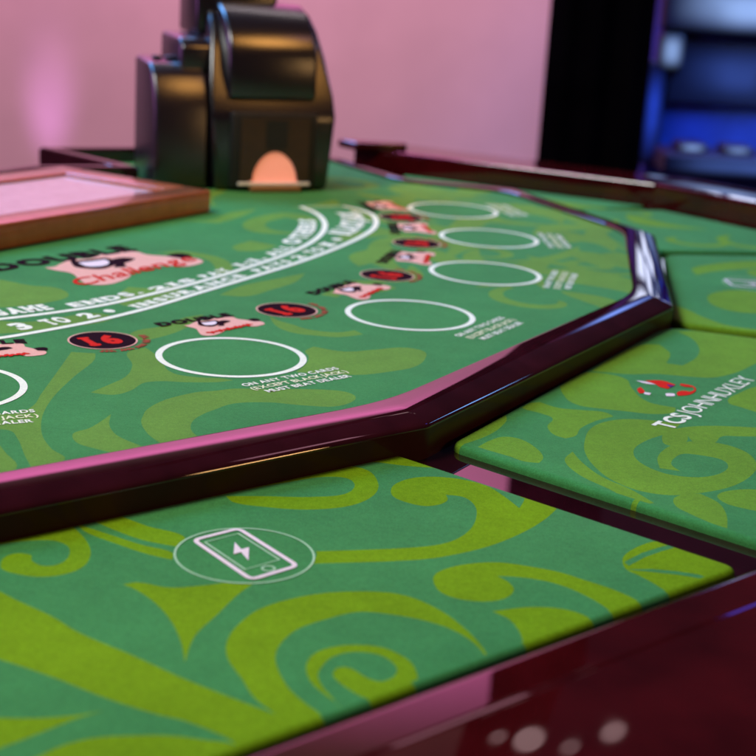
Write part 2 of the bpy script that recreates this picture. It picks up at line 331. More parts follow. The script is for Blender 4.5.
LIME_MAKER = [
  [(1560,10260),(1630,10540),(1740,10730),(1930,10870),(2150,10890),(2380,10840),(2260,10610),(2050,10380),(1910,10140),(1890,9910),(1960,9730),(2090,9610),(2320,9610),(2530,9830),(2530,10010),(2380,10090),(2270,10100),(2180,9990),(2130,9830),(2170,9700),(2030,9740),(2050,9960),(2140,10180),(2250,10320),(2450,10430),(2650,10370),(2760,10210),(2760,9920),(2650,9670),(2460,9430),(2220,9270),(2000,9190),(1810,9240),(1650,9420),(1550,9740),(1530,10020)],
  [(1360,9790),(1440,9990),(1480,9770),(1590,9470),(1750,9260),(1870,9020),(1790,8990),(1600,9240),(1430,9490)],
  [(2330,9230),(2430,9350),(2680,9410),(2840,9280),(2630,8990),(2430,9040),(2360,9100)],
  [(520,9990),(730,10430),(970,10830),(1010,10740),(950,10470),(860,10280),(780,10160),(680,10040),(570,9920)],
  [(960,10240),(1060,10220),(1170,10040),(1210,9810),(1170,9690),(1070,9700),(970,9790),(850,9880),(750,9960),(850,10130)],
  [(1140,11080),(1310,11200),(1450,11070),(1650,11050),(1810,11030),(1870,10930),(1720,10790),(1560,10550),(1500,10360),(1420,10290),(1350,10350),(1310,10550),(1370,10790),(1280,10900),(1170,10980)],
  [(1860,12250),(2230,12980),(2500,13330),(2640,13370),(2690,13060),(2590,12690),(2730,12640),(2910,12950),(3010,13310),(3010,13690),(2920,13950),(3260,14030),(3420,13920),(3780,13880),(3670,13260),(3380,12780),(3130,12450),(2910,12280),(2680,12270),(2440,12290),(2160,12220),(2000,12240)],
  [(1690,12150),(1950,12200),(2120,12090),(2140,11790),(2230,11380),(2420,11280),(2370,11130),(2180,11060),(1990,11090),(1810,11120),(1630,11170),(1540,11350)],
  [(2160,10400),(2220,10600),(2380,10750),(2620,10840),(3030,10870),(3020,10650),(2790,10610),(2660,10590),(2560,10410),(2460,10310),(2390,10420),(2380,10540),(2340,10390),(2230,10260),(2170,10290)],
  [(2020,9130),(2100,9220),(2220,9260),(2310,9110),(2320,8890),(2270,8630),(2190,8710),(2070,8870),(2010,8980)],
  [(2900,11510),(3100,11890),(3260,12070),(3480,12120),(3300,11400),(3080,11290),(2990,11400)]]
LIME_SIDE = [
  [(2920,14780),(3040,15230),(3200,14990),(3320,14660),(3540,14330),(4100,14230),(3910,13470),(2750,13960)],
  [(3560,15670),(3730,15970),(4010,16150),(4340,16040),(4430,15520),(4100,15050),(3750,15000),(3570,15190)],
  [(3690,17240),(3830,17460),(4650,18030),(5220,18080),(4540,17560),(3890,17120),(3680,16880)]]
LIME_MAIN = [
  [(-2430,11040),(-2240,11040),(-2210,10870),(-2260,10370),(-2290,9830),(-2270,9450),(-2220,9170),(-2150,8940),(-2040,8720),(-1920,8550),(-2070,8330),(-2180,8580),(-2310,8900),(-2400,9040),(-2540,9040),(-2620,9340),(-2440,9420),(-2380,9580),(-2390,9880),(-2410,10490)],
  [(-2440,8850),(-2310,8610),(-2170,8330),(-2240,8220),(-2320,8130),(-2510,8800)],
  [(-2000,11150),(-1890,11310),(-1730,11030),(-1550,10610),(-1360,10550),(-1190,10560),(-1090,10530),(-1170,10470),(-1430,10400),(-1600,10390),(-1720,10330),(-1790,10100),(-1890,9970),(-2060,9990),(-1980,10190),(-1890,10450),(-1900,10780)],
  [(-1980,9040),(-1970,9090),(-1910,9170),(-1850,9370),(-1820,9520),(-1780,9260),(-1690,9070),(-1490,8880),(-1630,8710),(-1770,8780),(-1910,8870)],
  [(-1590,9390),(-1600,9520),(-1600,9660),(-1520,9910),(-1380,10100),(-1290,10180),(-1200,10220),(-1060,10310),(-810,10350),(-480,10420),(-240,10410),(-160,10310),(-180,10160),(-300,10020),(-530,10000),(-780,10020),(-1020,9940),(-1140,9760),(-1200,9650),(-1250,9480),(-1230,9270),(-1150,9120),(-1370,8940),(-1500,9140)],
  [(-640,10860),(-580,11090),(-570,11340),(-610,11510),(-550,11670),(-290,11570),(-60,11680),(220,11820),(360,11750),(380,11530),(280,11220),(60,11020),(-130,10900),(-320,10870)],
  [(-1010,12660),(-910,12490),(-770,12370),(-650,12250),(-370,12200),(-230,12310),(-150,12180),(-370,12030),(-570,12040),(-720,12070),(-880,12220)],
  [(-3750,13450),(-3630,13420),(-3310,13260),(-3060,13230),(-2870,12910),(-3020,12590),(-3210,12420),(-3430,12290)],
  [(-3320,11890),(-3020,11880),(-2760,12120),(-2500,12350),(-2300,12240),(-2410,12000),(-2700,11760),(-2980,11530),(-3190,11420)],
  [(-2430,12890),(-2420,13450),(-2200,13450),(-2010,13660),(-1880,13190),(-2080,12730),(-2280,12670)],
  [(-2420,15150),(-2200,15320),(-1940,15240),(-1700,15030),(-1560,14610),(-1590,14170),(-1690,13970),(-1730,14560),(-1940,15030),(-2170,15110)],
  [(-2100,11580),(-2050,11840),(-1860,12040),(-1720,12400),(-1580,12540),(-1660,12040),(-1770,11760),(-1930,11520)],
  [(-1720,17060),(-1700,17450),(-1540,17860),(-1290,18140),(-1020,18050),(-820,17700),(-1020,17680),(-1260,17820),(-1430,17480),(-1460,17160),(-1300,16870),(-960,16840),(-1280,16660),(-1550,16700)],
  [(-1690,15700),(-1530,16140),(-1370,16040),(-1210,15940),(-1400,15580),(-1600,15510)],
  [(-1540,13350),(-1360,13830),(-1080,14210),(-810,14570),(-880,14120),(-1090,13690),(-1300,13350)],
  [(-600,13620),(-460,13950),(-320,14360),(-60,14360),(130,14120),(-50,13890),(-300,13850),(-440,13550)],
  [(-400,15580),(-230,16000),(50,16180),(190,16140),(-90,15770),(-150,15310),(-280,15090)],
  [(-2470,17170),(-2180,17270),(-1950,17940),(-1670,18300),(-1770,17770),(-2010,17110)]]
PHONE = [
  [(-1020,7900),(-780,8120),(-390,7620),(-630,7390)]]
LOGO = {'pink':[(-559,293),(-456,265),(-354,310),(-157,395),(-80,423),(90,332),(328,408),(597,385),(723,288),(702,105),(805,-66),(850,-205),(962,-298),(910,-490),(791,-546),(547,-542),(446,-393),(280,-360),(105,-369),(-45,-362),(-166,-504),(-418,-614),(-631,-637),(-748,-535),(-658,-293),(-529,-37),(-561,134)],'white':[(-165,281),(18,260),(215,236),(194,125),(50,-20),(-105,-41),(-230,56),(-203,195)],'dark1':[(-30,492),(-52,381),(-123,309),(-198,186),(-205,37),(-105,-41),(50,-20),(-19,-79),(-168,-107),(-260,-25),(-305,114),(-209,275)],'dark2':[(235,153),(407,148),(458,37),(308,-27),(187,-61),(98,-181),(-29,-134),(125,-6)],'dark3':[(805,-66),(999,-32),(1055,-115),(992,-254),(842,-246)]}
MAKER = {'red':[(2290,12030),(2440,12070),(2540,11960),(2450,11820),(2390,11860),(2370,11930)],'tail':[(2210,12020),(2300,12000),(2370,11930),(2290,11940)],'r1':[(2180,11750),(2220,11820),(2230,11660),(2180,11620)],'w1':[(2230,11670),(2280,11650),(2260,11590),(2220,11610)],'w2':[(2410,11670),(2480,11680),(2470,11610),(2400,11590)],'r2':[(2510,11720),(2580,11790),(2630,11770),(2680,11840),(2680,11920),(2620,11920),(2580,11960),(2600,12010),(2680,11970),(2700,11880),(2640,11720),(2550,11640),(2500,11630)],'p':[(2460,11950),(2530,11930),(2480,11860)]}
ARC_OUTER = [
  [(-3850,10780),(-3460,11000),(-3070,11310),(-2750,11670),(-2420,12100),(-2080,12660),(-1730,13380),(-1340,14180),(-900,15120),(-520,16100),(-260,16940),(-160,17450),(-150,18030),(-230,18450),(-440,18770),(-600,18910)]]
ARC_INNER = [
  [(-4050,11340),(-3650,11610),(-3230,11920),(-2880,12230),(-2520,12620),(-2170,13170),(-1790,13850),(-1390,14710),(-1040,15580),(-820,16430),(-750,17170),(-800,17790),(-930,18270),(-1140,18660)]]
WORDS_OUTER = [("PAYS",(-3660,11270),(-3220,11590)),("3",(-3130,11700),(-2970,11830)),("TO",(-2940,11870),(-2650,12120)),("2",(-2620,12130),(-2480,12340)),("•",(-2420,12370),(-2330,12510)),("INSURANCE",(-2230,12620),(-1350,14320)),("PAYS",(-1300,14430),(-1010,15200)),("2",(-990,15260),(-880,15510)),("TO",(-860,15580),(-710,15980)),("1",(-670,16050),(-610,16310)),("•",(-580,16450),(-540,16650)),("BLACKJACK",(-510,16790),(-640,18450))]
WORDS_INNER = [("GAME",(-3490,12180),(-2930,12500)),("ENDS,",(-2890,12580),(-2350,13330)),("21S",(-2330,13380),(-2040,14060)),("PAY",(-2010,14120),(-1770,14640)),("1:1,",(-1740,14750),(-1500,15320)),("ALL",(-1460,15380),(-1260,16000)),("OTHERS",(-1230,16100),(-1140,17740))]
CEN = Vector((-0.637, 1.6754))
def polar(deg, r): return Vector((CEN.x + r * math.cos(R(deg)), CEN.y + r * math.sin(R(deg))))
def frame(deg, r):                                   # local x along the arc, local y towards the dealer
    o = polar(deg, r); er = Vector((math.cos(R(deg)), math.sin(R(deg)))); et = Vector((-er.y, er.x))
    return lambda x, y: (o.x + et.x * x - er.x * y, o.y + et.y * x - er.y * y)
# ---- glyphs from the built-in font
_GL = {}
def glyph(ch, bold=0.0):
    key = (ch, bold)
    if key not in _GL:
        c = bpy.data.curves.new('glyph', 'FONT'); c.body = ch; c.size = 1.0; c.offset = bold; c.resolution_u = 3; c.fill_mode = 'FRONT'
        o = bpy.data.objects.new('glyph', c); COL.objects.link(o)
        bpy.context.view_layer.update(); dg = bpy.context.evaluated_depsgraph_get()
        me = bpy.data.meshes.new_from_object(o.evaluated_get(dg))
        v = np.array([tuple(p.co) for p in me.vertices]) if len(me.vertices) else np.zeros((0, 3)); f = [list(p.vertices) for p in me.polygons]
        bpy.data.objects.remove(o); bpy.data.curves.remove(c); bpy.data.meshes.remove(me)
        _GL[key] = (v, f)
    return _GL[key]
SERIF = set('AMENDIRPYLHTUBFKJ1')
def slab(ch):
    """bold glyph with slab serifs, normalised to cap height 1 and width from 0"""
    if ch == '\u2022':
        n = 20; return [[((0.36 + 0.36 * math.cos(2*math.pi*k/n)), 0.5 + 0.36 * math.sin(2*math.pi*k/n)) for k in range(n)]], [list(range(n))], 0.72
    v, f = glyph(ch, 0.058)
    cap = glyph('H', 0.058)[0][:, 1].max()
    v = v / cap; x0 = v[:, 0].min(); v = v - (x0, 0, 0); wd = v[:, 0].max() * 1.12
    v[:, 0] *= 1.12
    polys = [[(p[0], p[1]) for p in v]]; faces = f
    extra = []
    if ch in SERIF:
        for yy, y0, y1 in ((0.04, -0.03, 0.15), (0.96, 0.86, 1.03)):
            iv = []
            for q in f:                               # spans of ink at this height
                xs = []
                for i in range(len(q)):
                    a, b = v[q[i]], v[q[(i + 1) % len(q)]]
                    if (a[1] - yy) * (b[1] - yy) < 0: xs.append(a[0] + (b[0]-a[0]) * (yy-a[1]) / (b[1]-a[1]))
                if len(xs) >= 2: iv.append([min(xs), max(xs)])
            iv.sort(); mg = []
            for a, b in iv:
                if mg and a <= mg[-1][1] + 0.02: mg[-1][1] = max(mg[-1][1], b)
                else: mg.append([a, b])
            for a, b in mg:
                if b - a < 0.42: extra.append((a - 0.09, b + 0.09, y0, y1))
    return polys, faces, wd, extra
def put_glyph(mb, ch, fn, z, m=0):
    r = slab(ch); pts, faces = r[0][0], r[1]
    mb.add([(*fn(x, y), z) for x, y in pts], faces, m)
    for a, b, c, d in (r[3] if len(r) > 3 else []):
        mb.add([(*fn(x, y), z + 0.00006) for x, y in ((a, c), (b, c), (b, d), (a, d))], [[0, 1, 2, 3]], m)
def text_lines(mb, lines, fn, cap, z, mats, bold=0.012, align='C', sx=1.0, shear=0.0, gap=1.65):
    """plain printed lines; fn maps local (x, y) to the table"""
    capu = glyph('H', bold)[0][:, 1].max(); s = cap / capu
    for li, t in enumerate(lines):
        pen = 0; items = []
        for ch in t:
            if ch == ' ': pen += 0.30; continue
            v, f = glyph(ch, bold); x0, x1 = v[:, 0].min(), v[:, 0].max()
            items.append((v - (x0 - pen, 0, 0), f)); pen += (x1 - x0) + 0.075
        off = -pen / 2 if align == 'C' else 0
        for v, f in items:
            mb.add([(*fn((p[0] + off) * s * sx + p[1] * s * shear, p[1] * s - li * cap * gap), z) for p in v], f, mats[li % len(mats)])

# =================================================================== setting
def plane_box(name, x0, x1, y0, y1, z0, z1, m, **kw):
    b = MB(); b.box(x0, x1, y0, y1, z0, z1); return b.build(name, [m], **kw)
plane_box('floor', -6, 6, -3, 7, -1.06, -1.0, M['carpet'], kind='structure', label='dark carpet floor under the table', cat='floor')
b = MB(); b.box(-5, 0.62, 5.4, 5.55, -1.0, 5.0, 0)
b.build('wall', [M['wall']], kind='structure', label='mauve painted wall glowing pink behind the table', cat='wall')
b = MB()                                              # pleated black drape
n = 90; xs = np.linspace(0.45, 0.765, n)
ys = 4.5 + 0.012 * np.sin(xs * 60) + 0.008 * np.sin(xs * 31)
b.add([(x, y, z) for z in (-1.0, 4.8) for x, y in zip(xs, ys)] + [(x, y + 0.012, z) for z in (-1.0, 4.8) for x, y in zip(xs, ys)],
      [[i, i + 1, n + i + 1, n + i] for i in range(n - 1)] + [[2*n + i + 1, 2*n + i, 3*n + i, 3*n + i + 1] for i in range(n - 1)] +
      [[0, n, 3*n, 2*n], [n - 1, 3*n - 1, 4*n - 1, 2*n - 1]] + [[n + i, n + i + 1, 3*n + i + 1, 3*n + i] for i in range(n - 1)])
b.build('drape', [M['black']], smooth=60, label='tall black drape hanging at the right end of the mauve wall', cat='drape')

def slot_machine(x, y, label):
    t = link('slot_machine', None, label=label, cat='slot machine', group='lit machines behind the table'); t.location = (x, y, -1.0)
    b = MB(); b.box(-0.30, 0.30, 0.05, 0.55, 0, 1.95); b.build('cabinet', [M['navy']], t, bevel=(0.03, 3), smooth=35)
    b = MB(); b.box(-0.27, 0.27, -0.20, 0.05, 0.70, 0.77); b.build('button_deck', [M['mid_blue']], t, bevel=(0.015, 2))
    for k in range(3):
        b = MB(); b.box(-0.22 + 0.15 * k, -0.12 + 0.15 * k, -0.17, -0.05, 0.7705, 0.80); b.build('button', [M['pale_button']], t, bevel=(0.01, 2))
    b = MB(); b.box(-0.24, 0.24, 0.02, 0.05, 0.92, 1.12); b.build('screen', [M['navy_screen']], t)
    b = MB(); b.box(-0.29, 0.29, -0.02, 0.05, 1.15, 1.32); b.build('lit_sign', [M['sky_screen']], t, bevel=(0.02, 3))
    b = MB(); b.box(-0.26, 0.14, 0.1, 0.2, 1.9505, 2.42); b.build('reflection_panel', [M['reflect_glow']], t, bevel=(0.03, 3))  # added unseen glowing panel, there to put a blue reflection on the rail
    b = MB(); b.box(-0.27, 0.27, 0.012, 0.05, 1.38, 1.92); b.build('top_screen', [M['mid_blue']], t)
    for k in range(4):
        for q in range(3):
            b = MB(); b.box(-0.25 + 0.13 * k, -0.15 + 0.13 * k, 0.0, 0.011, 1.41 + 0.165 * q, 1.525 + 0.165 * q + 0.02 * (k % 2)); b.build('lit_symbol', [M['white_screen' if (k + q) % 3 else 'sky_screen']], t, bevel=(0.004, 2))
    for s in (-1, 1):
        b = MB(); b.box(s * 0.285 - 0.035, s * 0.285 + 0.035, 0.0, 0.05, 0.70, 1.05); b.build('light_strip', [M['blue_lit']], t, bevel=(0.01, 2))
    b = MB(); b.box(0.06, 0.16, -0.01, 0.018, 1.0, 1.07); b.build('logo_light', [M['teal_lit']], t, bevel=(0.02, 2))
    b = MB(); b.box(-0.29, -0.20, -0.01, 0.05, 1.02, 1.148); b.build('corner_light', [M['sky_screen']], t, bevel=(0.02, 3))
    return t
slot_machine(1.16, 5.0, 'blue lit slot machine beside the black drape')
slot_machine(1.88, 5.1, 'blue lit slot machine farther from the black drape')

# =================================================================== the table
table = link('blackjack_table', None, label='large multi-sided blackjack table with green felt and glossy mahogany rails', cat='table')
RAIL = [(-0.687, 0.884), (-0.586, 0.800), (-0.290, 0.754), (0.006, 1.008), (0.252, 1.437), (0.299, 1.822), (0.167, 2.103), (0.014, 2.140), (-0.110, 2.345)]
RIM = [(-0.62, -0.01), (0.0, 0.537), (0.278, 0.782), (0.59, 1.336), (0.672, 1.905), (0.403, 2.212), (0.013, 2.398), (-0.062, 2.436)]
WING = [(-0.487, 2.12), (-0.345, 1.992), (-0.47, 1.93), (-0.66, 1.60), (-0.74, 1.46), (-0.93, 1.08), (-0.687, 0.884)]
# playing felt
limes = [catmull(p) for p in W4(LIME_MAIN)]
def scroll(x, y, s, rot, flip=1):
    """one printed scroll: a tapering spiral tail with a round head"""
    pts = []; c, sn = math.cos(rot), math.sin(rot)
    outer = []; inn = []
    for k in range(19):
        t = k / 18; a = 0.2 + 4.4 * t; rr = s * (0.22 + 0.78 * t ** 1.2); wd = s * 0.30 * math.sin(math.pi * min(1, 0.12 + 0.88 * (1 - t))) ** 0.8 + s * 0.01
        outer.append(((rr + wd / 2) * math.cos(a), flip * (rr + wd / 2) * math.sin(a))); inn.append(((rr - wd / 2) * math.cos(a), flip * (rr - wd / 2) * math.sin(a)))
    return [(x + c * a - sn * b_, y + sn * a + c * b_) for a, b_ in outer + inn[::-1]]
def leaf(x, y, l, wd, rot, bend=0.25):
    c, sn = math.cos(rot), math.sin(rot); up = []; dn = []
    for k in range(11):
        t = k / 10; px = l * (t - 0.5); h = wd * math.sin(math.pi * t) ** 0.8 * (0.6 + 0.6 * t); yb = bend * l * math.sin(math.pi * t)
        up.append((px, yb + h / 2)); dn.append((px, yb - h / 2))
    return [(x + c * a - sn * b_, y + sn * a + c * b_) for a, b_ in up + dn[1:-1][::-1]]
for a in ((0.16, 1.40, 0.06, 0.4, -1), (0.235, 1.60, 0.06, 1.2, 1), (0.20, 1.78, 0.055, 3.0, -1), (0.245, 1.83, 0.035, 5.0, 1),
          (0.11, 1.62, 0.05, 4.0, 1), (0.02, 1.98, 0.06, 2.2, 1), (0.15, 1.97, 0.06, 1.0, -1), (-0.07, 2.08, 0.07, 3.6, 1),
          (-0.27, 2.1, 0.07, 1.3, 1), (0.0, 1.80, 0.05, 5.2, 1), (-0.5, 1.3, 0.08, 3, -1), (-0.45, 0.95, 0.07, 0.2, 1), (-0.6, 1.1, 0.08, 5, 1)):
    limes.append(scroll(*a[:4], flip=a[4]))
rng = random.Random(5)
for k in range(46):                                  # leaf strokes of the all-over print on the far half
    x, y = rng.uniform(-0.02, 0.29), rng.uniform(1.38, 2.12)
    limes.append(leaf(x, y, rng.uniform(0.09, 0.19), rng.uniform(0.022, 0.058), rng.uniform(0.6, 2.8), rng.choice((-0.25, -0.15, 0.15, 0.25))))
for a in ((0.08, 2.06, 0.16, 0.04, 2.9, 0.15), (-0.12, 2.18, 0.16, 0.05, 2.2, 0.2), (-0.15, 2.0, 0.12, 0.03, 0.2, 0.2), (-0.22, 1.9, 0.14, 0.04, 1.6, 0.2), (-0.41, 2.1, 0.14, 0.05, 0.5, 0.2), (-0.10, 1.9, 0.10, 0.03, 1.0, -0.2)):
    limes.append(leaf(*a))
SPOTS = [-64.6, -47.0, -29.4, -12.3, 3.6, 18.3]
clear = [[tuple(polar(a, 0.761) + Vector((math.cos(t), math.sin(t))) * 0.056) for t in np.linspace(0, 2*math.pi, 48, endpoint=False)] for a in SPOTS]
outline = [*offset(RAIL, 0.010), *offset(WING, 0.0)]
felt = link('playing_felt', felt_mesh('playing_felt', outline, limes, clear, 0.0, lime_key='lime_main'), table)
ZD = 0.0004
ring = lambda c, r0, r1, n=72: ([(c.x + r * math.cos(2*math.pi*k/n), c.y + r * math.sin(2*math.pi*k/n)) for r in (r0, r1) for k in range(n)], [[k, (k+1) % n, n + (k+1) % n, n + k][::-1] for k in range(n)])
for a in SPOTS:
    v, f = ring(polar(a, 0.761), 0.0548, 0.0602); b = MB(); b.add([(*p, ZD) for p in v], f); b.build('betting_circle', [M['print']], felt)
    b = MB(); text_lines(b, ['ON ANY TWO CARDS', '(EXCEPT BLACKJACK)', 'MUST BEAT DEALER'], frame(a + 0.4, 0.8335), 0.0066, ZD, [0, 1, 0], bold=0.03, sx=0.90, gap=1.62)
    b.build('spot_wording', [M['print'], M['yellow_print']], felt)
def path_tools(pts):
    p = np.array(catmull(pts, 12, closed=False)); d = np.hypot(*np.diff(p, axis=0).T); s = np.concatenate([[0], np.cumsum(d)])
    def at(q): return np.array([np.interp(q, s, p[:, 0]), np.interp(q, s, p[:, 1])])
    def near(pt): return s[np.argmin(np.hypot(*(p - np.array(pt)).T))]
    return p, at, near
for nm, arc, words in (('outer', ARC_OUTER, WORDS_OUTER), ('inner', ARC_INNER, WORDS_INNER)):
    pts = W4(arc)[0]; p, at, near = path_tools(pts); other = path_tools(W4(ARC_INNER if nm == 'outer' else ARC_OUTER)[0])[0]
    b = MB(); b.ribbon([tuple(q) for q in p], 0.0066, ZD); b.build('arc_line', [M['print']], felt)
    for wd, a, e in words:
        b = MB()
        s0, s1 = near((a[0]/1e4, a[1]/1e4)), near((e[0]/1e4, e[1]/1e4))
        band = np.hypot(*(other - at((s0 + s1) / 2)).T).min(); base, cap = 0.25 * band, 0.42 * band
        ins = min(0.30 * cap, (s1 - s0) * 0.2); s0 += ins; s1 -= ins
        if s1 <= s0: s1 = s0 + 0.03
        ws = [slab(c)[2] for c in wd]; gap = 0.27; tot = sum(ws) + gap * (len(ws) - 1); sx = (s1 - s0) / tot; pen = s0
        for c, wi in zip(wd, ws):
            def fn(x, y, pen=pen, sx=sx):
                q = at(pen + x * sx); e2 = at(pen + wi * sx / 2 + 0.012) - at(pen + wi * sx / 2 - 0.012); t = e2 / np.hypot(*e2)
                q = at(pen + wi * sx / 2) + t * (x * sx - wi * sx / 2); nrm = np.array([-t[1], t[0]])
                return tuple(q + nrm * (base + y * cap))
            put_glyph(b, c, fn, ZD); pen += (wi + gap) * sx
        b.build('printed_word', [M['print']], felt)
a, e = W4(ARC_INNER)[0][-1], W4(ARC_OUTER)[0][-1]
b = MB(); b.ribbon([a, e], 0.005, ZD); b.build('arc_end_line', [M['print_dim']], felt)
def wave(fn, x0, x1, y0, amp, wl, zz, mb, m, width, drop=0.0):
    n = 60; mb.ribbon([fn(x0 + (x1-x0)*k/n, y0 + drop * k / n + amp * math.sin(2*math.pi*(x1-x0)*k/n/wl) * (0.7 + 0.3 * math.sin(k * 1.7))) for k in range(n + 1)], width, zz, m)
for i, a in enumerate((-52.3, -35.05, -17.8, -1.3, 13.5)):
    fn = frame(a, 0.672); b = MB(); c = polar(a, 0.672)
    n = 40; v = [fn(0.0272 * math.cos(2*math.pi*k/n), 0.0272 * math.sin(2*math.pi*k/n)) for k in range(n)]
    b.add([(*p, ZD) for p in v], [list(range(n))], 0)
    v, f = ring(c, 0.0268, 0.0282, 48); b.add([(*p, ZD + 0.0001) for p in v], f, 3)
    r0 = MB()
    for ch, x in (('1', -0.0150), ('6', -0.0015)):
        put_glyph(b, ch, lambda gx, gy, x=x: fn(x + gx * 0.0190, -0.0125 + gy * 0.0255), ZD + 0.0002, 1)
    for q in range(5):                                # scribbled script curling under the oval, word by word
        th0 = R(-118 + 26 * q); k0 = 10
        b.ribbon([fn((0.0335 + 0.0035 * math.sin(k * 2.1 + q)) * math.cos(th0 + R(19) * k / k0) * 1.08, (0.0335 + 0.0035 * math.sin(k * 2.1 + q)) * math.sin(th0 + R(19) * k / k0)) for k in range(k0 + 1)],
                 0.0021, ZD + 0.0001 + q * 2e-5, 2)
    b.build('side_bet_oval', [M['maroon'], M['red'], M['rust'], M['pink']], felt)
def cartoon(name, deg, r, s, script):
    fn = frame(deg, r); b = MB(); L = lambda k: [fn(p[0] / 1e4 * s, p[1] / 1e4 * s) for p in LOGO[k]]
    b.poly(catmull(L('pink'), 3), ZD, 0); b.poly(catmull(L('white'), 3), ZD + .0001, 1)
    ws = catmull(L('white'), 4); b.ribbon(ws, 0.0075 * s, ZD + .00015, 2, closed=True)
    for k in ('dark1', 'dark2', 'dark3'): b.poly(catmull(L(k), 3), ZD + .0002, 2)
    rot = -0.06; g = lambda x, y: fn(s * (x * math.cos(rot) - y * math.sin(rot)) - 0.008 * s, s * (x * math.sin(rot) + y * math.cos(rot)) + 0.040 * s)
    text_lines(b, ['DOUBLE'], g, 0.028, ZD + .0003, [2], bold=0.055, sx=1.12)
    h = lambda x, y: fn(s * x + 0.004 * s, s * (y + 0.07 * x) - 0.047 * s)
    if script: text_lines(b, ['Challenge'], h, 0.025, ZD + .0003, [3], bold=0.012, sx=1.25, shear=0.35)
    else:
        b.ribbon([h(-0.06 + 0.12 * k / 60, 0.004 + 0.009 * math.sin(k * 1.15) * (0.6 + 0.4 * math.sin(k * 0.5))) for k in range(61)], 0.006 * s, ZD + .0003, 3)
    b.build(name, [M['pink'], M['blush'], M['maroon'], M['red']], felt)
cartoon('centre_logo', -34, 0.43, 1.0, True)
for a in (-60.4, -42.8, -25.2, -8.9, 7.0, 20.5): cartoon('side_bet_logo', a, 0.672, 0.43, False)

# rail between felt and shelf
prof = [(0, -0.002), (0, 0.0036), (0.0007, 0.0045), (0.0018, 0.0048), (0.0026, 0.0048), (0.0110, 0.00476), (0.0160, 0.0045), (0.0205, 0.0040), (0.0245, 0.0032), (0.0285, 0.0020), (0.0325, 0.0004), (0.0365, -0.0014), (0.0390, -0.0027), (0.0402, -0.0040), (0.0405, -0.0052), (0.0405, -0.0060), (0.0405, -0.030)]
sweep('rail', RAIL, prof, [M['lacquer'], M['lacquer_side']], table, side_from=len(prof) - 2, r_of=lambda j: 0.045 if j < 5 else 0.004, n=7)
prof = [(-0.001, -0.034), (-0.001, 0.0065), (-0.001, 0.0075), (0.0008, 0.0108), (0.0036, 0.012), (0.0046, 0.012), (0.0256, 0.012), (0.0264, 0.012), (0.0273, 0.0118), (0.0281, 0.0113), (0.0287, 0.01115), (0.0294, 0.01110), (0.0304, 0.01108), (0.136, 0.0086), (0.137, 0.0085), (0.142, 0.006), (0.146, -0.002), (0.146, -0.006), (0.146, -0.16)]
sweep('rim', RIM, prof, [M['rim']], table, r_of=lambda j: 0.006, n=5)
b = MB(); b.add([(-0.092, 2.440, 0.010), (-0.060, 2.402, 0.010), (0.024, 2.418, 0.010), (0.024, 2.448, 0.010), (-0.092, 2.440, 0.024), (-0.060, 2.402, 0.024), (0.024, 2.418, 0.024), (0.024, 2.448, 0.024)],
      [[0, 3, 2, 1], [4, 5, 6, 7], [0, 1, 5, 4], [1, 2, 6, 5], [2, 3, 7, 6], [3, 0, 4, 7]]); b.build('end_cap', [M['rim']], table, bevel=(0.004, 3), smooth=40)
# shelf under the pads and table body
def slab_poly(name, poly, z0, z1, m):
    n = len(poly); tr = geometry.tessellate_polygon([[Vector((x, y, 0)) for x, y in poly]])
    V = [(x, y, z) for z in (z0, z1) for x, y in poly]
    F = [[n + i for i in t] for t in tr] + [list(t)[::-1] for t in tr] + [[i, (i+1) % n, n + (i+1) % n, n + i] for i in range(n)]
    me = mesh(name, V, F, [m]); bm = bmesh.new(); bm.from_mesh(me); bmesh.ops.recalc_face_normals(bm, faces=bm.faces); bm.to_mesh(me); bm.free()
    return link(name, me, table)
slab_poly('shelf', offset(RIM, 0.004) + [(-0.120, 2.36)] + [p for p in offset(RAIL, 0.02)[::-1]] + [(-0.75, 0.75)], -0.10, -0.0285, M['base'])
slab_poly('table_body', [*offset(RAIL, 0.022), *offset(WING, -0.002)], -0.10, -0.0025, M['base'])
prof = [(-0.018, -0.05), (-0.018, 0.018), (-0.015, 0.021), (-0.003, 0.021), (0.0, 0.018), (0.0, -0.05)]
sweep('wing_trim', [(-0.13, 2.322), (-0.487, 2.125), (-0.345, 1.992), (-0.47, 1.93), (-0.66, 1.60), (-0.93, 1.08)], [(-d, z) for d, z in prof], [M['lacquer']], table, n=5)
b = MB(); b.box(-0.75, -0.15, 0.95, 1.55, -1.0, -0.10); b.build('pedestal', [M['base']], table, bevel=(0.02, 3), smooth=40)

# felt pads on the shelf
ZP = -0.022
def pad(corners, limes_, clear_, r=0.012, roll=0.0045, key='lime_mid'):
    o = fillet(corners, r, 8, closed=True)
    return link('felt_pad', felt_mesh('felt_pad', o, limes_, clear_, ZP, roll, 0.007, lime_key=key), table)
padA = pad([(-0.60, 0.075), (0.223, 0.801), (0.038, 0.953), (0.012, 0.974), (-0.42, 0.596), (-0.75, 0.60)], [catmull(p) for p in W4(LIME_NEAR)], W4(CLEAR_NEAR), key='lime')
padB = pad([(0.055, 1.002), (0.262, 0.829), (0.552, 1.336), (0.292, 1.412), (0.272, 1.396)], [catmull(p) for p in W4(LIME_MAKER)], [])
padC = pad([(0.294, 1.438), (0.560, 1.362), (0.638, 1.885), (0.351, 1.812)], [catmull(p) for p in W4(LIME_SIDE)] + [scroll(0.47, 1.73, 0.05, 1, 1), scroll(0.52, 1.50, 0.06, 3, -1)], [], r=0.02)
